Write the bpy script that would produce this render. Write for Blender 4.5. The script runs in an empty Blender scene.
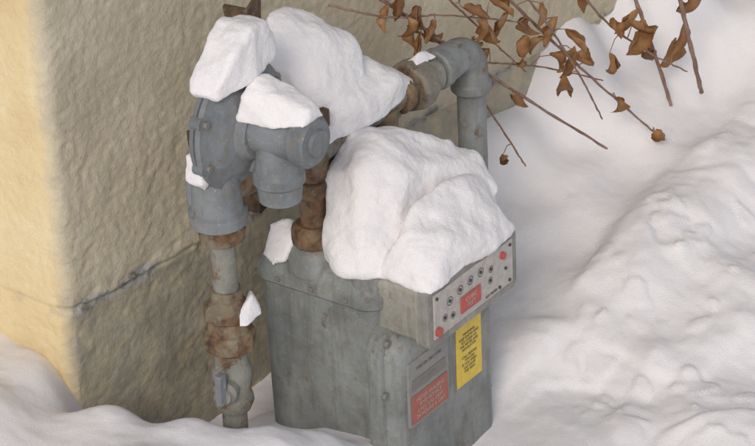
import bpy, bmesh, math, random
import numpy as np
from mathutils import Vector, Matrix
random.seed(7); rng=np.random.default_rng(5)
scene=bpy.context.scene
COL=scene.collection
rad=math.radians

# ------------------------------------------------------------ noise
def _h(ix,iy,s):
    v=np.sin(ix*127.1+iy*311.7+s*74.7)*43758.5453
    return v-np.floor(v)
def vn(x,y,s=0):
    ix=np.floor(x); iy=np.floor(y); fx=x-ix; fy=y-iy
    fx=fx*fx*fx*(fx*(fx*6-15)+10); fy=fy*fy*fy*(fy*(fy*6-15)+10)
    a=_h(ix,iy,s); b=_h(ix+1,iy,s); c=_h(ix,iy+1,s); d=_h(ix+1,iy+1,s)
    return (a*(1-fx)+b*fx)*(1-fy)+(c*(1-fx)+d*fx)*fy
def fbm(x,y,o=4,s=0,g=.5):
    t=0; amp=1; n=0
    for i in range(o):
        t=t+amp*vn(x,y,s+i*3.1); n+=amp; amp*=g
        x,y=(x*.8-y*.6)*2.03+13.7,(x*.6+y*.8)*2.03-7.1
    return t/n
def sstep(a,b,x):
    t=np.clip((x-a)/(b-a),0,1); return t*t*(3-2*t)

# ------------------------------------------------------------ materials
def mat(name):
    m=bpy.data.materials.new(name); m.use_nodes=True
    nt=m.node_tree; b=nt.nodes['Principled BSDF']
    return m,nt,b
def noise(nt,vec,scale,detail=4,rough=.55):
    n=nt.nodes.new('ShaderNodeTexNoise'); n.inputs['Scale'].default_value=scale
    n.inputs['Detail'].default_value=detail; n.inputs['Roughness'].default_value=rough
    nt.links.new(vec,n.inputs['Vector']); return n.outputs['Fac']
def ramp(nt,fac,stops):
    r=nt.nodes.new('ShaderNodeValToRGB'); e=r.color_ramp.elements
    while len(e)<len(stops): e.new(.5)
    for el,(p,c) in zip(e,stops): el.position=p; el.color=(*c,1) if len(c)==3 else c
    nt.links.new(fac,r.inputs[0]); return r.outputs[0]
def mix(nt,fac,a,b):
    m=nt.nodes.new('ShaderNodeMix'); m.data_type='RGBA'
    for s,v in ((0,fac),(6,a),(7,b)):
        if hasattr(v,'is_output'): nt.links.new(v,m.inputs[s])
        else: m.inputs[s].default_value=v if s==0 else (*v,1)
    return m.outputs[2]
def math_(nt,op,a,b):
    m=nt.nodes.new('ShaderNodeMath'); m.operation=op
    for i,v in enumerate((a,b)):
        if v is None: continue
        if hasattr(v,'is_output'): nt.links.new(v,m.inputs[i])
        else: m.inputs[i].default_value=v
    return m.outputs[0]
def bump(nt,h,strength,dist,b,prev=None):
    n=nt.nodes.new('ShaderNodeBump'); n.inputs['Strength'].default_value=strength; n.inputs['Distance'].default_value=dist
    nt.links.new(h,n.inputs['Height'])
    if prev: nt.links.new(prev,n.inputs['Normal'])
    nt.links.new(n.outputs[0],b.inputs['Normal']); return n.outputs[0]
def pos(nt): return nt.nodes.new('ShaderNodeNewGeometry').outputs['Position']
BLK=(0,0,0); WHT=(1,1,1)
def paint(name,base,rust=.35,rough=.55,metal=0.0,streak=.35):
    m,nt,b=mat(name); p=pos(nt)
    d=tuple(c*.62 for c in base); l=tuple(min(1,c*1.28) for c in base)
    c=ramp(nt,noise(nt,p,16,6,.65),[(.3,d),(.52,base),(.75,l)])
    g=ramp(nt,noise(nt,p,70,4,.7),[(.5,BLK),(.68,WHT)])
    c=mix(nt,math_(nt,'MULTIPLY',g,.5),c,(.20,.165,.115))
    # grime washed down by rain
    mp=nt.nodes.new('ShaderNodeMapping'); mp.inputs['Scale'].default_value=(1,1,.13); nt.links.new(p,mp.inputs['Vector'])
    st=ramp(nt,noise(nt,mp.outputs[0],75,4,.65),[(.48,BLK),(.70,WHT)])
    c=mix(nt,math_(nt,'MULTIPLY',st,streak),c,(.105,.10,.085))
    k=ramp(nt,noise(nt,p,210,3,.6),[(.64,BLK),(.69,WHT)])
    c=mix(nt,math_(nt,'MULTIPLY',k,.5),c,(.38,.37,.33))
    rm=ramp(nt,noise(nt,p,24,7,.7),[(1-rust-.06,BLK),(1-rust+.05,WHT)])
    rc=ramp(nt,noise(nt,p,60,4),[(.3,(.05,.028,.016)),(.5,(.14,.078,.04)),(.72,(.25,.155,.085))])
    c=mix(nt,rm,c,rc)
    nt.links.new(c,b.inputs['Base Color'])
    b.inputs['Roughness'].default_value=rough; b.inputs['Metallic'].default_value=metal
    b1=bump(nt,noise(nt,p,160,3),.35,.002,b)
    bump(nt,noise(nt,p,45,5,.65),.35,.003,b,b1)
    return m
M_paint=paint('meter_grey_paint',(.235,.250,.243),.345,streak=.5)
M_reg=paint('regulator_grey_paint',(.185,.203,.218),.31)
M_pipe=paint('weathered_pipe_paint',(.23,.23,.20),.43)
M_down=paint('downpipe_paint',(.22,.235,.235),.39)
M_union=paint('union_worn_paint',(.20,.185,.15),.46)
M_rust=paint('rusty_fitting',(.19,.155,.105),.51,.75)
M_rust2=paint('rusty_bracket',(.07,.045,.03),.5,.8)
M_box=paint('index_housing_paint',(.33,.32,.275),.31)
M_frame=paint('index_frame',(.27,.265,.24),.34)
def flat(name,c,rough=.5,dirt=.35):
    m,nt,b=mat(name); p=pos(nt)
    f=ramp(nt,noise(nt,p,90,5,.65),[(.35,BLK),(.75,WHT)])
    nt.links.new(mix(nt,math_(nt,'MULTIPLY',f,dirt),c,tuple(x*.45+.05 for x in c)),b.inputs['Base Color'])
    b.inputs['Roughness'].default_value=rough; return m
M_dial=flat('dial_plate',(.50,.46,.43),.5,.7); M_red=flat('red_enamel',(.50,.08,.06),.4,.5); M_yel=flat('yellow_label',(.78,.55,.06),.4,.45)
M_blk=flat('black_print',(.04,.04,.04)); M_wht=flat('white_print',(.50,.40,.36)); M_badge=flat('badge_metal',(.27,.265,.25),.4,.6)
M_pink=flat('faded_red_panel',(.42,.12,.09),.5,.6); M_bolt=flat('bolt_steel',(.12,.11,.10),.5); M_wbolt=flat('worn_bolt',(.20,.19,.17),.5)

def snowmat(name,big=1.0,fine=1.0,sss=0):
    m,nt,b=mat(name); p=pos(nt)
    c=ramp(nt,noise(nt,p,6,3),[(.3,(.80,.77,.78)),(.7,(.86,.835,.84))])
    nt.links.new(c,b.inputs['Base Color'])
    b.inputs['Roughness'].default_value=.8
    b.inputs['Specular IOR Level'].default_value=.2
    if sss:
        b.inputs['Subsurface Weight'].default_value=sss
        b.inputs['Subsurface Radius'].default_value=(1,.85,.8); b.inputs['Subsurface Scale'].default_value=.006
    b1=bump(nt,noise(nt,p,75,6,.7),.35*big,.007,b)
    bump(nt,noise(nt,p,480,2,.7),.7*fine,.0018,b,b1)
    return m
M_snow=snowmat('snow',.5,.9); M_cap=snowmat('snow_settled',.75,1.0,.15)

def stuccomat():
    m,nt,b=mat('stucco'); p=pos(nt)
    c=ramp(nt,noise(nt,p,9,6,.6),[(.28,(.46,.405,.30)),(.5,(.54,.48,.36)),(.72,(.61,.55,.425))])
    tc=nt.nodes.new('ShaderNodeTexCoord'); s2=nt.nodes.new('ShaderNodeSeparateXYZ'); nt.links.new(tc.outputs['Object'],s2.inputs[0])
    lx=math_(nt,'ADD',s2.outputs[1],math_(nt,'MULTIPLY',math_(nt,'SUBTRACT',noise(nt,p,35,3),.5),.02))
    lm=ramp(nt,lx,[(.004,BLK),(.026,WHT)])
    lc=ramp(nt,noise(nt,p,7,6,.6),[(.28,(.68,.525,.29)),(.5,(.79,.635,.375)),(.72,(.84,.72,.48))])  # left wall brighter and yellower than the front: sunlight painted into its colour
    f=ramp(nt,noise(nt,p,120,4,.7),[(.5,BLK),(.8,WHT)])
    c=mix(nt,math_(nt,'MULTIPLY',f,.4),c,(.32,.275,.20))
    sep=nt.nodes.new('ShaderNodeSeparateXYZ'); nt.links.new(p,sep.inputs[0])
    z=sep.outputs[2]
    z2=math_(nt,'ADD',z,math_(nt,'MULTIPLY',math_(nt,'SUBTRACT',noise(nt,p,30,4),.5),.03))
    fm=ramp(nt,z2,[(.270,WHT),(.279,BLK)])
    fc=ramp(nt,noise(nt,p,14,6,.65),[(.3,(.275,.25,.195)),(.55,(.37,.34,.27)),(.75,(.45,.42,.335))])
    c=mix(nt,fm,c,fc)
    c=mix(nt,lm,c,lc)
    band=math_(nt,'ABSOLUTE',math_(nt,'SUBTRACT',z2,.279),None)
    bm=ramp(nt,band,[(.009,WHT),(.017,BLK)])
    cm=ramp(nt,noise(nt,p,15,3,.5),[(.50,BLK),(.54,WHT)])
    chip=math_(nt,'MULTIPLY',math_(nt,'MULTIPLY',bm,cm),math_(nt,'SUBTRACT',1.0,math_(nt,'MULTIPLY',lm,.8)))
    cc=ramp(nt,noise(nt,p,50,3,.5),[(.38,(.18,.17,.155)),(.50,(.38,.37,.345))])
    c=mix(nt,chip,c,cc)
    nt.links.new(c,b.inputs['Base Color']); b.inputs['Roughness'].default_value=.92
    b.inputs['Specular IOR Level'].default_value=.15
    b1=bump(nt,noise(nt,p,85,6,.7),.7,.004,b)
    bump(nt,noise(nt,p,350,3,.7),.6,.0012,b,b1)
    return m
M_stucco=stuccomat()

# ------------------------------------------------------------ object helpers
def new_obj(name,verts,faces,m=None,parent=None,smooth=True,ang=35):
    me=bpy.data.meshes.new(name); me.from_pydata([tuple(v) for v in verts],[],faces); me.update()
    bm=bmesh.new(); bm.from_mesh(me); bmesh.ops.recalc_face_normals(bm,faces=bm.faces); bm.to_mesh(me); bm.free()
    if smooth:
        me.shade_smooth(); me.set_sharp_from_angle(angle=rad(ang))
    o=bpy.data.objects.new(name,me); COL.objects.link(o)
    if m: me.materials.append(m)
    if parent: o.parent=parent
    return o
def empty(name,loc=(0,0,0)):
    e=bpy.data.objects.new(name,None); COL.objects.link(e); e.empty_display_size=.05
    return e
def frame(d):
    d=Vector(d).normalized(); u=Vector((0,0,1)) if abs(d.z)<.9 else Vector((1,0,0))
    x=u.cross(d).normalized(); y=d.cross(x); return x,y,d
def lathe(name,o,d,prof,m,parent,n=40,rot=0,ang=30):
    x,y,d=frame(d); o=Vector(o); V=[]; F=[]
    for t,r in prof:
        for i in range(n):
            a=2*math.pi*i/n+rot; V.append(o+d*t+(x*math.cos(a)+y*math.sin(a))*r)
    for k in range(len(prof)-1):
        for i in range(n):
            j=(i+1)%n; F.append((k*n+i,k*n+j,(k+1)*n+j,(k+1)*n+i))
    F.append(tuple(range(n))[::-1]); F.append(tuple(range((len(prof)-1)*n,len(prof)*n)))
    return new_obj(name,V,F,m,parent,True,ang)
def hexnut(name,o,d,t0,t1,r,m,parent,n=6,rot=0):
    c=(t1-t0)*.15
    ob=lathe(name,o,d,[(t0,r*.9),(t0+c,r),(t1-c,r),(t1,r*.9)],m,parent,n,rot,10)
    bv=ob.modifiers.new('b','BEVEL'); bv.width=r*.07; bv.segments=2; bv.limit_method='ANGLE'; bv.angle_limit=rad(25)
    return ob
def tube(name,pts,rads,m,parent,n=24):
    pts=[Vector(p) for p in pts]; V=[]; F=[]
    if not hasattr(rads,'__len__'): rads=[rads]*len(pts)
    t=(pts[1]-pts[0]).normalized(); x,y,_=frame(t)
    for k,p in enumerate(pts):
        a=pts[max(k-1,0)]; b=pts[min(k+1,len(pts)-1)]; t2=(b-a).normalized()
        q=t.rotation_difference(t2); x=q@x; y=q@y; t=t2
        for i in range(n):
            an=2*math.pi*i/n; V.append(p+(x*math.cos(an)+y*math.sin(an))*rads[k])
    for k in range(len(pts)-1):
        for i in range(n):
            j=(i+1)%n; F.append((k*n+i,k*n+j,(k+1)*n+j,(k+1)*n+i))
    F.append(tuple(range(n))[::-1]); F.append(tuple(range((len(pts)-1)*n,len(pts)*n)))
    return new_obj(name,V,F,m,parent,True,50)
def box(name,lo,hi,m,parent,bev=.003,seg=3):
    lo=Vector(lo); hi=Vector(hi)
    V=[(x,y,z) for x in (lo.x,hi.x) for y in (lo.y,hi.y) for z in (lo.z,hi.z)]
    F=[(0,1,3,2),(4,6,7,5),(0,4,5,1),(2,3,7,6),(0,2,6,4),(1,5,7,3)]
    o=new_obj(name,V,F,m,parent,bev>0,60)
    if bev>0:
        b=o.modifiers.new('b','BEVEL'); b.width=bev; b.segments=seg
    return o
def rrect(x0,x1,z0,z1,r,k=7):
    pts=[]
    for cx,cz,a0 in ((x1-r,z1-r,0),(x0+r,z1-r,90),(x0+r,z0+r,180),(x1-r,z0+r,270)):
        for i in range(k+1):
            a=rad(a0+90*i/k); pts.append((cx+r*math.cos(a),cz+r*math.sin(a)))
    return pts
def loftY(name,x0,x1,z0,z1,r,layers,m,parent,ang=40):
    V=[];F=[];n=None
    for y,i in layers:
        P=rrect(x0+i,x1-i,z0+i,z1-i,max(r-i*.5,.002)); n=len(P)
        V+=[(p[0],y,p[1]) for p in P]
    for k in range(len(layers)-1):
        for i in range(n):
            j=(i+1)%n; F.append((k*n+i,k*n+j,(k+1)*n+j,(k+1)*n+i))
    F.append(tuple(range(n))); F.append(tuple(range((len(layers)-1)*n,len(layers)*n)))
    return new_obj(name,V,F,m,parent,True,ang)
def loftZ(name,x0,x1,y0,y1,r,layers,m,parent,ang=40):
    V=[];F=[]
    for z,i in layers:
        P=rrect(x0+i,x1-i,y0+i,y1-i,max(r-i*.5,.002)); n=len(P)
        V+=[(p[0],p[1],z) for p in P]
    for k in range(len(layers)-1):
        for i in range(n):
            j=(i+1)%n; F.append((k*n+i,k*n+j,(k+1)*n+j,(k+1)*n+i))
    F.append(tuple(range(n))); F.append(tuple(range((len(layers)-1)*n,len(layers)*n)))
    return new_obj(name,V,F,m,parent,True,ang)
def snowhull(name,hulls,vox=.0024,amp=.006,smooth=12,fine=.0010,mid=.0018):
    """settled snow: union of convex drifts, voxel-merged, edges softened, fine crumble."""
    bm=bmesh.new()
    for pts in hulls:
        vs=[bm.verts.new(p) for p in pts]
        r=bmesh.ops.convex_hull(bm,input=vs)
        junk=[g for g in r['geom_interior'] if isinstance(g,bmesh.types.BMVert)]
        bmesh.ops.delete(bm,geom=junk,context='VERTS')
    me=bpy.data.meshes.new(name); bm.to_mesh(me); bm.free()
    o=bpy.data.objects.new(name,me); COL.objects.link(o); me.materials.append(M_cap)
    r=o.modifiers.new('r','REMESH'); r.mode='VOXEL'; r.voxel_size=vox; r.use_smooth_shade=True
    s=o.modifiers.new('s','SMOOTH'); s.iterations=smooth; s.factor=.7
    for k,(sc,a,dp) in enumerate(((.06,amp,1),(.022,mid,2),(.009,fine,3))):
        t=bpy.data.textures.new('n','CLOUDS'); t.noise_scale=sc; t.noise_depth=dp
        d=o.modifiers.new('d','DISPLACE'); d.texture=t; d.strength=a*2; d.mid_level=.46; d.texture_coords='GLOBAL'
    return o

# ------------------------------------------------------------ house
CX,CY,WR=-.335,.25,rad(-6)
house=empty('stucco_house')
def grid_mesh(name,P,m,parent=None):
    n0,n1=P.shape[:2]; V=P.reshape(-1,3)
    idx=np.arange(n0*n1).reshape(n0,n1)
    F=np.stack([idx[:-1,:-1],idx[1:,:-1],idx[1:,1:],idx[:-1,1:]],-1).reshape(-1,4)
    me=bpy.data.meshes.new(name)
    me.vertices.add(len(V)); me.vertices.foreach_set('co',V.ravel())
    me.loops.add(F.size); me.loops.foreach_set('vertex_index',F.ravel().astype(np.int32))
    me.polygons.add(len(F)); me.polygons.foreach_set('loop_start',np.arange(0,F.size,4,dtype=np.int32)); me.polygons.foreach_set('loop_total',np.full(len(F),4,dtype=np.int32))
    me.update(); me.validate(); me.shade_smooth()
    o=bpy.data.objects.new(name,me); COL.objects.link(o); me.materials.append(m)
    if parent: o.parent=parent
    return o
def build_wall():
    rc=.018; st=.0036
    us=np.concatenate([-np.geomspace(6,1.0,14)[:-1],np.arange(-1.0,1.5,st),np.geomspace(1.5,7,14)])
    zs=np.concatenate([np.arange(-.12,1.0,st),np.geomspace(1.0,2.8,12)])
    U_,Z_=np.meshgrid(us,zs,indexing='ij')
    L=rc*math.pi/2
    x=np.where(U_>L/2, rc+(U_-L/2), 0.); y=np.where(U_<-L/2, rc+(-U_-L/2),0.)
    arc=(np.abs(U_)<=L/2); a=(U_+L/2)/L*math.pi/2
    x=np.where(arc,rc-rc*np.cos(a),x); y=np.where(arc,rc-rc*np.sin(a),y)
    nx=np.where(arc,-np.cos(a),np.where(U_>0,0.,-1.)); ny=np.where(arc,-np.sin(a),np.where(U_>0,-1.,0.))
    wx=U_+.03*fbm(U_*14,Z_*14,3,41); wz=Z_+.03*fbm(U_*14,Z_*14,3,57)
    r1=1-np.abs(2*fbm(wx*34,wz*44,3,1)-1)*2.2
    r2=1-np.abs(2*fbm(wx*80,wz*95,3,9)-1)*2.2
    n3=fbm(wx*140,wz*150,2,15)-.5
    patch=.3+1.1*fbm(U_*7,Z_*7,2,77)
    d=(.0012*r1+.0010*r2)*patch+.0018*n3+.005*(fbm(U_*5,Z_*5,3,31)-.5)
    # wobble of the hand-floated corner
    d=d+.006*(fbm(U_*0+1,Z_*9,3,51)-.5)*np.exp(-(U_/.05)**2)
    left=sstep(.0,-.03,U_)
    d=d*(1-.3*left)
    zj=.281+.006*(fbm(U_*14,U_*0+3,3,88)-.5)*2
    below=1-sstep(-.0025,.0025,Z_-zj)
    d=d-below*.006*(1-.5*left)
    chips=sstep(.52,.57,fbm(U_*17,Z_*26,3,99))*np.exp(-((Z_-zj)/.018)**2)*(1-.8*left)
    d=d-chips*.005
    groove=np.exp(-((Z_-zj+.002)/.003)**2)*sstep(.35,.6,fbm(U_*9,U_*0,2,66))
    d=d-groove*.003*(1-.8*left)
    d=np.where(Z_>1.02,0,d)
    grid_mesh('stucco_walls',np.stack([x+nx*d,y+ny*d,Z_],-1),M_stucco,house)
build_wall()
box('roof_slab',(-.25,-.25,2.8),(7.2,6.2,2.95),M_box,house,.01)
house.location=(CX,CY,0); house.rotation_euler=(0,0,WR)

# ------------------------------------------------------------ snow ground
CP=np.array([
(-.36,.45,.225),(-.38,.3,.225),(-.38,.15,.225),(-.345,.04,.215),(-.30,-.04,.20),(-.23,-.08,.165),(-.17,-.12,.115),(-.15,-.17,.075),
(-.5,.3,.25),(-.5,0,.22),(-.45,-.2,.17),(-.35,-.3,.13),(-.25,-.3,.08),(-.8,.2,.22),(-.8,-.3,.15),(-.6,.7,.27),
(-.31,.2,.08),(-.2,.15,.0),(-.1,.2,-.02),(-.2,.05,.05),(-.13,.1,.05),(0,.18,0),(.1,.15,.03),(.15,.06,.05),(-.27,.03,.14),(-.28,.12,.03),
(-.13,-.04,.085),(-.14,.09,.07),(0,-.15,.0),(.09,-.14,.01),(-.13,-.14,.05),(.12,0,.05),(0,0,.05),
(.25,.0,.07),(.25,.15,.10),(.3,.17,.15),(.4,.17,.2),(.54,.16,.226),(.71,.15,.33),(.9,.13,.38),(.45,.05,.12),(.6,.05,.15),(.8,.05,.2),
(.3,-.08,.07),(.4,-.1,.09),(.6,-.1,.115),(.8,-.1,.135),(1.1,0,.25),(1.1,-.3,.15),(.4,-.03,.09),(.6,-.03,.115),(.8,-.03,.15),
(.2,-.2,.02),(.4,-.25,.06),(.6,-.3,.07),(.3,-.4,.03),(.1,-.4,-.01),(0,-.6,-.02),(.5,-.6,.03),(.8,-.5,.05),(.2,-.9,0),(-.3,-.7,.05),
(2,0,.2),(2,-1,.1),(0,-2,.05),(-2,-1,.1),(-2,1,.2),(1.5,1,.2)])
def build_snow():
    st=.0045
    def ax(a,b,far):
        return np.concatenate([a-np.geomspace(far,.02,26),np.arange(a,b,st),b+np.geomspace(.02,far,26)])
    xs=ax(-.75,1.15,80); ys=ax(-.8,.55,80)
    X,Y=np.meshgrid(xs,ys,indexing='ij')
    num=np.zeros_like(X); den=np.zeros_like(X)
    for cx,cy,cz in CP:
        w=1/((X-cx)**2+(Y-cy)**2+.0030)**2.0
        num+=w*cz; den+=w
    H=num/den
    near=np.exp(-((X-.2)**2+(Y+.1)**2)/1.6**2)
    yc=-.080+.04*(fbm(X*4,X*0,3,5)-.5)*2
    rd=np.where(Y>yc,np.exp(-((Y-yc)/.030)**2),np.exp(-((Y-yc)/.10)**2))
    H=H+.020*rd*sstep(.25,.50,X)*near
    H=H+.026*(fbm(X*4.5,Y*4.5,3,2)-.5)*sstep(.15,.4,np.hypot(X,Y))
    dug=sstep(-.04,-.12,Y)*sstep(.08,.25,X)*near
    wx=X+.05*fbm(X*7,Y*7,3,21); wy=Y+.05*fbm(X*7,Y*7,3,22)
    ch=fbm(wx*8,wy*8,3,12,.45); H=H+dug*.024*(ch-.5)
    q=fbm(wx*5,wy*5,2,71)*4; q=np.floor(q)+sstep(.38,.62,q-np.floor(q)); H=H+dug*.009*(q-2.)
    H=H+dug*.009*(fbm(wx*26,wy*26,4,17)-.5)
    cl=sstep(.66,.70,fbm(wx*24,wy*24,2,91)); H=H+dug*.004*cl
    up=(1-dug)*sstep(.1,.3,X)
    H=H+up*.007*(fbm(X*9,Y*12,3,33)-.5)
    H=H+.0028*(fbm(X*45,Y*45,3,8)-.5)*near
    lf=sstep(-.1,-.2,X)*near
    H=H+lf*.016*(fbm(X*11,Y*11,5,61)-.5)
    grid_mesh('snow_ground',np.stack([X,Y,H],-1),M_snow)
build_snow()

# ------------------------------------------------------------ gas meter
gm=empty('gas_meter')
YC=.02
loftZ('case',-.132,.103,-.098,.098,.026,[(-.05,.006),(.10,.003),(.285,.0),(.290,-.005),(.305,-.005),(.309,.0),(.322,.004),(.330,.014),(.333,.03)],M_paint,gm)
lathe('inlet_hub',(-.098,YC,.31),(0,0,1),[(0,.04),(.02,.038),(.032,.032),(.036,.026)],M_paint,gm)
lathe('outlet_hub',(.06,YC,.31),(0,0,1),[(0,.04),(.02,.038),(.032,.032),(.036,.026)],M_paint,gm)
lathe('valve_boss',(-.100,-.070,.285),(0,0,1),[(0,.031),(.046,.030),(.052,.025),(.054,.0)],M_paint,gm)
for y in (-.055,.0,.055):
    hexnut('case_bolt',(-.137,y,.2975),(-1,0,0),0,.003,.0042,M_wbolt,gm)
loftY('front_cover',-.143,.108,-.04,.262,.036,[(-.09,0),(-.108,0),(-.110,.002),(-.111,.009),(-.118,.012),(-.127,.018),(-.132,.028),(-.133,.045)],M_paint,gm,45)
for (bx,bz) in ((-.1375,.17),(-.1375,.06),(.1025,.17),(.1025,.06),(-.128,.245),(-.02,.2565),(.094,.246)):
    hexnut('cover_bolt',(bx,-.110,bz),(0,-1,0),0,.006,.0060,M_wbolt,gm)
lathe('side_plug',(.10,-.05,.20),(1,0,0),[(0,.028),(.018,.026),(.026,.018),(.028,0)],M_paint,gm)
loftY('index_housing',-.121,.083,.252,.337,.010,[(-.09,.004),(-.155,.002),(-.156,-.002),(-.171,-.002),(-.173,0)],M_box,gm,30)
loftY('index_frame',-.124,.086,.249,.340,.011,[(-.160,0),(-.174,0),(-.1755,.002),(-.1755,.0065)],M_frame,gm,30)
box('dial_face',(-.111,-.1775,.262),(.073,-.1750,.327),M_dial,gm,.0007)
fy=-.1779
def disk(name,x,z,r,m,y=fy,th=.0012,n=24):
    return lathe(name,(x,y,z),(0,-1,0),[(0,r),(th,r)],m,gm,n,0,20)
def ring(name,x,z,r,w,m,y=fy):
    n=24;V=[];F=[]
    for rr in (r,r-w):
        for i in range(n):
            a=2*math.pi*i/n; V.append((x+rr*math.cos(a),y-.0006,z+rr*math.sin(a)))
    for i in range(n):
        j=(i+1)%n; F.append((i,j,n+j,n+i))
    return new_obj(name,V,F,m,gm,False)
for k,(x,z) in enumerate(((-.076,.304),(-.052,.309),(-.028,.3115),(-.004,.312))):
    ring('dial_ring',x,z,.0064,.001,M_blk); disk('dial_hub',x,z,.0024,M_blk)
    a=rad(40+97*k)
    new_obj('pointer',[(x-.0008,fy-.0014,z),(x+.0008,fy-.0014,z),(x+.006*math.cos(a),fy-.0014,z+.006*math.sin(a))],[(0,1,2)],M_blk,gm,False)
for (x,z) in ((-.088,.285),(-.070,.280),(.018,.289),(.020,.305)):
    disk('test_dial_hub',x,z,.0024,M_blk); ring('test_dial_ring',x,z,.0050,.0008,M_blk)
box('red_window',(-.052,fy-.0018,.272),(-.006,fy-.0002,.296),M_red,gm,.0008)
disk('red_seal',.047,.313,.0052,M_red,th=.004); disk('red_seal',-.104,.272,.0065,M_red,th=.004)
for (x,z) in ((.064,.268),(.04,.268),(.055,.29),(.066,.32),(-.105,.321)):
    disk('cover_screw',x,z,.0024,M_blk)
def text(name,s,x,y,z,size,m):
    cu=bpy.data.curves.new(name,'FONT'); cu.body=s; cu.size=size; cu.align_x='CENTER'; cu.align_y='CENTER'; cu.extrude=.00012
    o=bpy.data.objects.new(name,cu); COL.objects.link(o); o.location=(x,y,z); o.rotation_euler=(rad(90),0,0)
    cu.materials.append(m); o.parent=gm; return o
text('window_print','CUBIC\nFEET',-.029,fy-.0021,.2845,.009,M_wht)
text('dial_print','GAS METER',.02,fy-.0004,.268,.0055,M_blk)
loftY('badge_plate',-.115,-.022,.112,.212,.006,[(-.130,0),(-.1345,0),(-.1352,.001)],M_badge,gm,30)
box('badge_red_panel',(-.110,-.1366,.118),(-.027,-.1353,.160),M_pink,gm,.0006)
text('badge_print','METER READING\nAND SERVICE\nCALL GAS DEPT\n24 HOURS A DAY',-.0685,-.1371,.139,.0085,M_wht)
box('badge_dark_panel',(-.107,-.1362,.168),(-.030,-.1353,.184),M_wbolt,gm,.0005)
text('badge_number','No. 27481',-.0685,-.1366,.176,.009,M_badge)
text('badge_caption','TYPE 250  MAX 5 PSI',-.0685,-.1356,.198,.0065,M_bolt)
box('yellow_sticker',(-.002,-.1342,.116),(.058,-.1330,.212),M_yel,gm,.0004)
text('sticker_print','WARNING\nKEEP SNOW AND\nICE CLEAR OF\nTHE METER AND\nREGULATOR\n\nCALL BEFORE\nYOU DIG\nIF YOU SMELL\nGAS LEAVE\nTHE AREA',.028,-.1345,.164,.0058,M_bolt)

lathe('inlet_swivel_nut',(-.098,YC,.345),(0,0,1),[(0,.029),(.003,.031),(.024,.031),(.027,.027),(.03,.024)],M_rust,gm,10,.2,20)
lathe('inlet_coupling',(-.098,YC,.37),(0,0,1),[(0,.0175),(.045,.0175),(.046,.021),(.06,.022),(.062,.019),(.075,.019),(.076,.023),(.105,.024),(.112,.02)],M_rust,gm)
hexnut('inlet_union',(-.098,YC,.418),(0,0,1),0,.022,.026,M_rust,gm,8)
lathe('outlet_swivel_nut',(.06,YC,.345),(0,0,1),[(0,.029),(.003,.031),(.024,.031),(.027,.027),(.03,.024)],M_rust,gm,10,.2,20)
lathe('outlet_coupling',(.06,YC,.37),(0,0,1),[(0,.0175),(.075,.0175),(.076,.023),(.105,.024)],M_rust,gm)
ZB=.476
tube('meter_bar',[(-.108,YC,ZB),(-.09,YC,ZB),(0,YC,ZB),(.08,YC,ZB),(.145,YC,ZB)],[.016,.021,.0185,.0195,.018],M_pipe,gm)
box('bar_web',(-.09,YC-.006,ZB-.032),(.10,YC+.006,ZB+.004),M_pipe,gm,.003)

op=empty('outlet_pipe')
lathe('bar_collar',(.095,YC,ZB),(1,0,0),[(0,.022),(.003,.027),(.014,.027),(.018,.022)],M_rust,op)
hexnut('union_nut',(.122,YC,ZB),(1,0,0),0,.034,.037,M_union,op,8)
lathe('union_body',(.150,YC,ZB),(1,0,0),[(0,.031),(.008,.031),(.012,.027),(.028,.026),(.034,.022),(.05,.020)],M_pipe,op)
el=[]
for i in range(13):
    a=rad(90-90*i/12); el.append((.238+.036*math.cos(a),YC,ZB-.036+.036*math.sin(a)))
tube('elbow',[(.192,YC,ZB),(.215,YC,ZB)]+el+[(.274,YC,ZB-.055)],[.0265,.0265]+[.0245]*13+[.0265],M_down,op)
lathe('elbow_collar',(.186,YC,ZB),(1,0,0),[(0,.026),(.003,.029),(.014,.029),(.017,.026)],M_down,op)
lathe('elbow_collar',(.274,YC,ZB-.066),(0,0,1),[(0,.026),(.003,.0285),(.014,.0285),(.017,.026)],M_down,op)
tube('downpipe',[(.274,YC,ZB-.05),(.275,YC,.3),(.276,YC,-.1)],.0205,M_down,op)

rp=empty('gas_riser_pipe'); RX,RY=-.275,.03
tube('riser',[(RX,RY,-.1),(RX,RY,.2),(RX,RY,.46)],.0165,M_pipe,rp)
hexnut('upper_nut',(RX,RY,.343),(0,0,1),0,.016,.0235,M_rust,rp,6,.3)
lathe('union_body',(RX,RY,.268),(0,0,1),[(0,.026),(.006,.034),(.026,.036),(.03,.033),(.032,.029),(.048,.028),(.052,.032),(.066,.031),(.072,.024),(.08,.02)],M_rust,rp,9,.1,25)
lathe('shutoff_valve_body',(RX,RY,.18),(0,0,1),[(0,.022),(.012,.027),(.02,.026),(.026,.024),(.05,.027),(.062,.026),(.07,.022),(.09,.021)],M_pipe,rp)
lathe('valve_plug',(RX,RY,.222),(-.9,-.35,0),[(0,.017),(.036,.0165),(.04,.012),(.046,.011)],M_pipe,rp)
box('valve_handle',(RX-.052,RY-.022,.213),(RX-.038,RY-.012,.258),M_reg,rp,.002)
lathe('reducer_bush',(RX,RY,.425),(0,0,1),[(0,.019),(.006,.029),(.02,.031),(.022,.0285),(.03,.0285)],M_rust,rp,12,.1,20)

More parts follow.
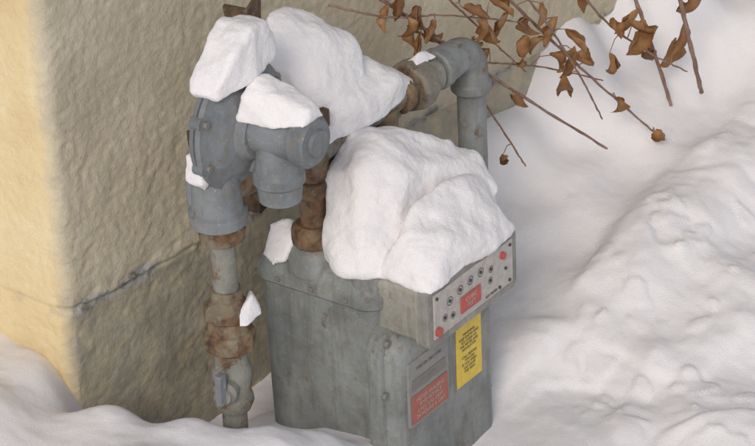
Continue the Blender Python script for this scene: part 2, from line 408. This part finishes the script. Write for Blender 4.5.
# regulator
rg=empty('gas_pressure_regulator'); GX,GY,GZ=-.243,.02,.583
lathe('diaphragm_case',(GX,GY,GZ),(0,-1,0),[(-.034,.03),(-.030,.045),(-.022,.058),(-.012,.068),(-.009,.074),(-.008,.085),(-.0015,.0865),(-.0005,.0825),(.0005,.0825),(.0015,.0865),(.008,.085),(.010,.073),(.013,.066),(.019,.060),(.024,.050),(.028,.042),(.040,.036)],M_reg,rg,56)
lathe('spring_housing',(GX,GY-.030,GZ+.004),(0,-1,0),[(0,.038),(.006,.032),(.071,.030),(.072,.034),(.087,.034),(.089,.031),(.093,.029),(.094,.018),(.099,.017),(.1,.0)],M_reg,rg,36)
for i in range(8):
    a=2*math.pi*(i+.5)/8
    hexnut('flange_bolt',(GX+.0785*math.cos(a),GY-.008,GZ+.0785*math.sin(a)),(0,-1,0),0,.006,.0054,M_wbolt,rg)
    lathe('flange_lug',(GX+.081*math.cos(a),GY+.008,GZ+.081*math.sin(a)),(0,-1,0),[(0,.009),(.016,.009)],M_reg,rg,14)
lathe('vent_spout',(GX,GY-.062,GZ+.002),(0,0,-1),[(0,.026),(.03,.028),(.05,.030),(.054,.033),(.066,.033),(.070,.029),(.092,.027),(.094,.024),(.088,.022)],M_reg,rg,32)
box('web_rib',(GX-.006,GY-.06,GZ-.062),(GX+.006,GY-.005,GZ-.005),M_reg,rg,.003)
lathe('valve_body',(RX+.002,RY+.006,.447),(0,0,1),[(0,.028),(.005,.036),(.022,.038),(.025,.033),(.045,.032),(.062,.031),(.07,.029),(.08,.024)],M_reg,rg,28,0,25)
box('body_neck',(RX-.018,RY+.002,.468),(GX+.03,RY+.045,.512),M_reg,rg,.01)
tube('outlet_nipple',[(GX-.02,YC+.012,.497),(-.15,YC+.004,.49),(-.098,YC,.484)],[.024,.02,.02],M_rust,rg)
def angle(name,x,y,z0,z1):
    V=[];F=[]
    L=[(0,0),(.034,.006),(.0335,.0105),(.0045,.005),(.002,.034),(-.0025,.0335)]
    zz=[z0,(z0+z1)/2,z1-.028,z1]
    for z in zz:
        f=1.0 if z<z1-.01 else 1.15
        for px,py in L: V.append((x+px*f,y+py*f,z+(.012*(px/.034) if z>z1-.01 else 0)))
    n=len(L)
    for k in range(len(zz)-1):
        for i in range(n):
            j=(i+1)%n; F.append((k*n+i,k*n+j,(k+1)*n+j,(k+1)*n+i))
    F.append(tuple(range(n))); F.append(tuple(range((len(zz)-1)*n,len(zz)*n)))
    return new_obj(name,V,F,M_rust2,None,False)
stk=angle('angle_iron_bracket',-.103,.105,.365,.660)
box('wall_arm',(-.099,.138,.430),(-.095,.228,.455),M_rust2,stk,.001)
box('bracket_arm',(-.092,YC,.525),(-.066,.112,.531),M_rust2,stk,.001)
box('bracket_strap',(-.090,YC-.012,.47),(-.068,YC+.0,.531),M_rust2,stk,.001)
box('support_plate',(-.066,.03,.517),(.02,.12,.522),M_rust2,stk,.001)

# ------------------------------------------------------------ snow on things
snowhull('snow_cap',[[(-.318,.005,.652),(-.318,.032,.652),(-.305,-.012,.670),(-.30,.038,.675),(-.280,-.014,.702),(-.27,.040,.706),(-.245,-.014,.722),(-.24,.042,.722),(-.205,-.010,.716),(-.20,.038,.708),(-.180,.002,.680),(-.180,.030,.674),(-.195,-.008,.655),(-.25,-.018,.652),(-.25,.045,.655),(-.305,-.004,.640),(-.305,.036,.640)]],amp=.007,smooth=24)
snowhull('snow_cap',[[(-.278,-.004,.604),(-.206,-.004,.604),(-.272,-.012,.642),(-.214,-.012,.644),(-.250,-.016,.657),(-.230,-.020,.656),(-.260,-.060,.646),(-.224,-.060,.644),(-.274,-.066,.610),(-.211,-.066,.608),(-.264,-.100,.616),(-.224,-.102,.616),(-.250,-.098,.634),(-.234,-.098,.632)]],amp=.004,smooth=20,vox=.002)
snowhull('snow_cap',[
 [(-.094,.085,.612),(-.072,.100,.642),(-.077,.058,.614),(-.020,.105,.636),(-.018,.056,.617),(.030,.090,.594),(.040,.048,.585),(-.092,.040,.555),(-.062,.008,.535),(-.088,.09,.54),(-.04,.125,.555),(.03,.115,.545),(.02,.012,.545),(-.085,.030,.52),(.03,.02,.515),(.04,.09,.52),(-.05,.12,.52),(-.04,.04,.608)],
 [(-.086,-.002,.485),(-.080,.038,.485),(-.068,-.004,.520),(-.050,.050,.548),(.010,-.008,.526),(.020,.060,.562),(.055,-.004,.522),(.065,.058,.534),(.102,.000,.506),(.110,.044,.510),(.130,.010,.488),(.130,.034,.488),(.030,-.010,.480),(.108,.0,.474),(.0,-.010,.478),(.03,.07,.50)]],amp=.009,smooth=38)
snowhull('snow_cap',[
 [(-.035,-.050,.492),(.048,-.050,.468),(-.030,.010,.488),(.035,.014,.460),(-.090,-.044,.470),(-.094,.000,.444),(.085,-.075,.438),(.095,-.020,.405),(-.045,-.095,.456),(.030,-.105,.436),(-.126,-.075,.382),(-.124,-.010,.368),(-.142,-.050,.338),(-.128,-.095,.335),(-.085,-.112,.340),(.0,-.12,.33),(.108,-.114,.340),(.114,-.04,.332),(.09,.01,.33),(-.115,.0,.33),(-.02,.025,.33)],
 [(.055,-.050,.440),(.065,-.104,.432),(.112,-.105,.416),(.122,-.065,.402),(.124,-.112,.380),(.092,-.144,.376),(.03,-.10,.435),(.02,-.12,.37),(.05,-.05,.36),(.116,-.07,.360)],
 [(-.123,-.183,.333),(.040,-.185,.334),(.084,-.178,.334),(-.123,-.150,.362),(-.100,-.180,.356),(.020,-.182,.362),(.066,-.174,.358),(-.108,-.112,.388),(-.062,-.116,.428),(-.02,-.120,.436),(.045,-.125,.416),(.098,-.118,.382),(.092,-.09,.335),(-.120,-.10,.335),(-.05,-.158,.398),(.02,-.158,.390)]],amp=.011,smooth=44,mid=.0024)
snowhull('snow_cap',[[(-.134,.045,.326),(-.132,.080,.326),(-.120,.038,.352),(-.112,.082,.360),(-.088,.048,.358),(-.068,.087,.340),(-.073,.05,.334),(-.10,.06,.370),(-.138,.06,.320)]],vox=.002,amp=.004,smooth=16)
snowhull('snow_cap',[[(-.318,.020,.528),(-.318,.047,.528),(-.320,.026,.562),(-.314,.047,.564),(-.296,.024,.558),(-.296,.047,.562),(-.300,.020,.522),(-.302,.030,.510)]],vox=.002,amp=.002,smooth=10)
snowhull('snow_cap',[[(-.296,-.004,.321),(-.288,-.013,.321),(-.256,-.011,.322),(-.240,.004,.323),(-.243,.016,.345),(-.258,.002,.349),(-.284,.004,.336),(-.25,.018,.323)]],vox=.0016,amp=.002,smooth=12,fine=.0006)
snowhull('snow_cap',[[(-.090,-.004,.490),(-.058,-.006,.490),(-.085,.012,.514),(-.055,.012,.510),(-.043,.0,.488),(-.07,.02,.49)]],vox=.0016,amp=.002,smooth=10)
snowhull('snow_cap',[[(.128,.008,.506),(.178,.008,.503),(.133,.030,.508),(.175,.030,.505),(.145,.018,.520),(.165,.018,.516)]],vox=.0016,amp=.001,smooth=9,fine=.0005)

# ------------------------------------------------------------ shrub
sh=empty('dry_leaf_shrub')
def barkmat():
    m,nt,b=mat('reddish_twig_bark'); p=pos(nt)
    nt.links.new(ramp(nt,noise(nt,p,60,4),[(.3,(.14,.075,.055)),(.7,(.32,.20,.15))]),b.inputs['Base Color']); b.inputs['Roughness'].default_value=.6
    bump(nt,noise(nt,p,200,3),.3,.001,b); return m
M_bark=barkmat()
def leafmat():
    m,nt,b=mat('dry_brown_leaf'); p=pos(nt)
    oi=nt.nodes.new('ShaderNodeNewGeometry')
    c=ramp(nt,noise(nt,p,45,5,.6),[(.3,(.19,.085,.032)),(.5,(.36,.185,.075)),(.75,(.52,.33,.15))])
    c=mix(nt,math_(nt,'MULTIPLY',oi.outputs['Random Per Island'],.55),c,(.18,.08,.032))
    nt.links.new(c,b.inputs['Base Color']); b.inputs['Roughness'].default_value=.6
    bump(nt,noise(nt,p,160,4,.7),.5,.002,b)
    tr=nt.nodes.new('ShaderNodeBsdfTranslucent'); nt.links.new(c,tr.inputs[0])
    mx=nt.nodes.new('ShaderNodeMixShader'); mx.inputs[0].default_value=.25
    nt.links.new(b.outputs[0],mx.inputs[1]); nt.links.new(tr.outputs[0],mx.inputs[2]); nt.links.new(mx.outputs[0],nt.nodes['Material Output'].inputs[0])
    return m
M_leaf=leafmat()
def bez(pts,n=14):
    P=[Vector(p) for p in pts]; out=[]
    for k in range(len(P)-1):
        p0=P[max(k-1,0)];p1=P[k];p2=P[k+1];p3=P[min(k+2,len(P)-1)]
        for i in range(n):
            t=i/n
            q=.5*((2*p1)+(-p0+p2)*t+(2*p0-5*p1+4*p2-p3)*t*t+(-p0+3*p1-3*p2+p3)*t**3)
            out.append(q+Vector((random.uniform(-1,1),random.uniform(-1,1),random.uniform(-1,1)))*.0007)
    out.append(P[-1]); return out
stems=[
 ([(.10,.16,.66),(.232,.10,.523),(.393,.04,.361),(.567,-.02,.200)],.0030,.0018),
 ([(.24,.10,.50),(.309,.08,.441),(.36,.045,.33),(.408,.02,.231)],.0021,.0013),
 ([(.40,.12,.55),(.51,.08,.414),(.612,.04,.288),(.699,-.02,.172)],.0027,.0015),
 ([(.78,.10,.42),(.785,.05,.308),(.787,0,.172)],.0036,.0028),
 ([(.70,-.05,.46),(.742,-.05,.343),(.793,-.05,.205)],.0040,.0034),
 ([(.36,.02,.56),(.433,.0,.458),(.52,.0,.34),(.586,0,.236)],.0021,.0013),
 ([(.24,.10,.60),(.325,.08,.507),(.42,.08,.41),(.504,.08,.328)],.0020,.0012),
 ([(.26,.07,.46),(.344,.05,.417),(.5,.05,.345),(.669,.05,.252)],.0018,.0011),
 ([(.55,.06,.50),(.64,.03,.37),(.72,.0,.29),(.80,-.02,.23)],.0022,.0012),
 ([(.14,.16,.56),(.198,.1,.533),(.30,.08,.50),(.46,.06,.43)],.0019,.0011),
]
for i,(pts,r0,r1) in enumerate(stems):
    P=bez(pts); n=len(P)
    tube('stem',P,[ (r0+(r1-r0)*k/(n-1))*(1+.14*math.sin(k*1.9+i)) for k in range(n)],M_bark,sh,8)
leaves=[
(.225,.09,.508,.036),(.268,.08,.462,.052),(.198,.10,.533,.034),(.376,.06,.448,.042),(.366,.05,.405,.048),(.396,.03,.330,.038),(.364,.03,.250,.034),
(.55,.04,.368,.044),(.474,.05,.412,.042),(.491,.03,.356,.036),(.514,.02,.309,.052),(.596,.02,.295,.046),(.625,0,.240,.034),(.704,-.02,.155,.034),
(.722,0,.300,.064),(.733,0,.262,.052),(.772,-.03,.30,.052),(.658,.03,.342,.042),(.509,.05,.371,.038),(.43,.06,.44,.038),(.45,.04,.40,.036),(.78,-.01,.26,.047),
(.33,.07,.485,.038),(.30,.09,.52,.038),(.62,.05,.39,.038),(.69,.02,.33,.042),(.40,.07,.47,.036),(.75,-.03,.33,.052),(.42,.04,.37,.028),
(.24,.085,.49,.036),(.255,.09,.515,.032),(.71,.01,.34,.052),
(.285,.085,.478,.044),(.25,.085,.475,.036),(.345,.06,.425,.038),(.35,.06,.46,.036),(.53,.04,.395,.046),(.50,.05,.43,.038),(.56,.03,.33,.040),(.64,.02,.30,.038),(.23,.10,.54,.038),(.73,-.01,.31,.048)]
LV=[];LF=[]
def leaf(x,y,z,L):
    L*=1.12
    nu,nv=11,9
    fold=random.uniform(.15,.9); curl=random.uniform(-1.9,2.1); W=L*random.uniform(.32,.48); tw=random.uniform(-1.3,1.3)
    e=Matrix.Rotation(random.uniform(0,6.28),4,'Z')@Matrix.Rotation(random.uniform(.3,1.45),4,'Y')@Matrix.Rotation(random.uniform(-.9,.9),4,'X')
    b=len(LV); ph=random.uniform(0,6)
    for i in range(nu):
        t=i/(nu-1); w=W*(math.sin(math.pi*min(1,t*.97+.03))**.75)*(1-.35*t)+.0004
        w*=1+.13*math.sin(17*t+ph)
        a=curl*t; cx=L*(math.sin(a)/curl if abs(curl)>.05 else t); cz=-L*((1-math.cos(a))/curl if abs(curl)>.05 else 0)
        for j in range(nv):
            s=(j/(nv-1)-.5)*2
            ec=1.1*abs(s)**2.5
            yy=w*s*math.cos(fold*abs(s)+ec*.6); zz=abs(s)*w*math.sin(fold+ec*.5)+.003*math.sin(9*t+5*s+L*900)*abs(s)
            c,sn=math.cos(tw*t),math.sin(tw*t)
            v=Vector((cx+zz*math.sin(a)*.6,yy*c-zz*sn,cz+zz*c+yy*sn))
            LV.append(e@v+Vector((x,y,z+L*.4)))
    for i in range(nu-1):
        for j in range(nv-1):
            LF.append((b+i*nv+j,b+i*nv+j+1,b+(i+1)*nv+j+1,b+(i+1)*nv+j))
allst=[bez(s[0],6) for s in stems]
for (x,y,z,L) in leaves:
    leaf(x,y,z,L)
    q=Vector((x,y,z+L*1.12*.4)); near=min((p for P in allst for p in P),key=lambda p:(p-q).length)
    mid=(q+near)/2+Vector((0,0,.006))
    tube('petiole',[near,mid,q],[.0010,.0008,.0007],M_bark,sh,6)
new_obj('leaves',LV,LF,M_leaf,sh,True,80)

# ------------------------------------------------------------ camera
R=Vector((0.5775256752967834,-0.8154720067977905,-0.0383334644138813)); U=Vector((0.40914806723594666,0.24849101901054382,0.8779807090759277)); f=Vector((0.706443190574646,0.5227404236793518,-0.4771587550640106))
cam=bpy.data.cameras.new('camera'); co=bpy.data.objects.new('camera',cam); COL.objects.link(co)
M=Matrix.Identity(4)
for i in range(3):
    M[i][0]=R[i]; M[i][1]=U[i]; M[i][2]=-f[i]
M[0][3],M[1][3],M[2][3]=-2.9189414978,-2.1708767414,2.3077652454
co.matrix_world=M; cam.sensor_width=36; cam.lens=3100/755*36; cam.clip_end=500; cam.clip_start=.05
scene.camera=co

# ------------------------------------------------------------ light
sd=Vector((-.80,-.36,.58)).normalized()
w=bpy.data.worlds.new('World'); scene.world=w; w.use_nodes=True; nt=w.node_tree
sky=nt.nodes.new('ShaderNodeTexSky'); sky.sky_type='NISHITA'; sky.sun_disc=False
sky.sun_elevation=math.asin(sd.z); sky.sun_rotation=math.atan2(sd.x,sd.y)
hs=nt.nodes.new('ShaderNodeHueSaturation'); hs.inputs['Saturation'].default_value=.42
nt.links.new(sky.outputs[0],hs.inputs['Color']); nt.links.new(hs.outputs[0],nt.nodes['Background'].inputs[0]); nt.nodes['Background'].inputs[1].default_value=.14
sl=bpy.data.lights.new('sun','SUN'); sl.energy=1.25; sl.angle=rad(16); sl.color=(1,.89,.78)
so=bpy.data.objects.new('sun',sl); COL.objects.link(so); so.rotation_euler=(-sd).to_track_quat('-Z','Y').to_euler(); so.location=(-4,-3,4)
scene.view_settings.view_transform='Standard'; scene.view_settings.look='None'; scene.view_settings.exposure=0
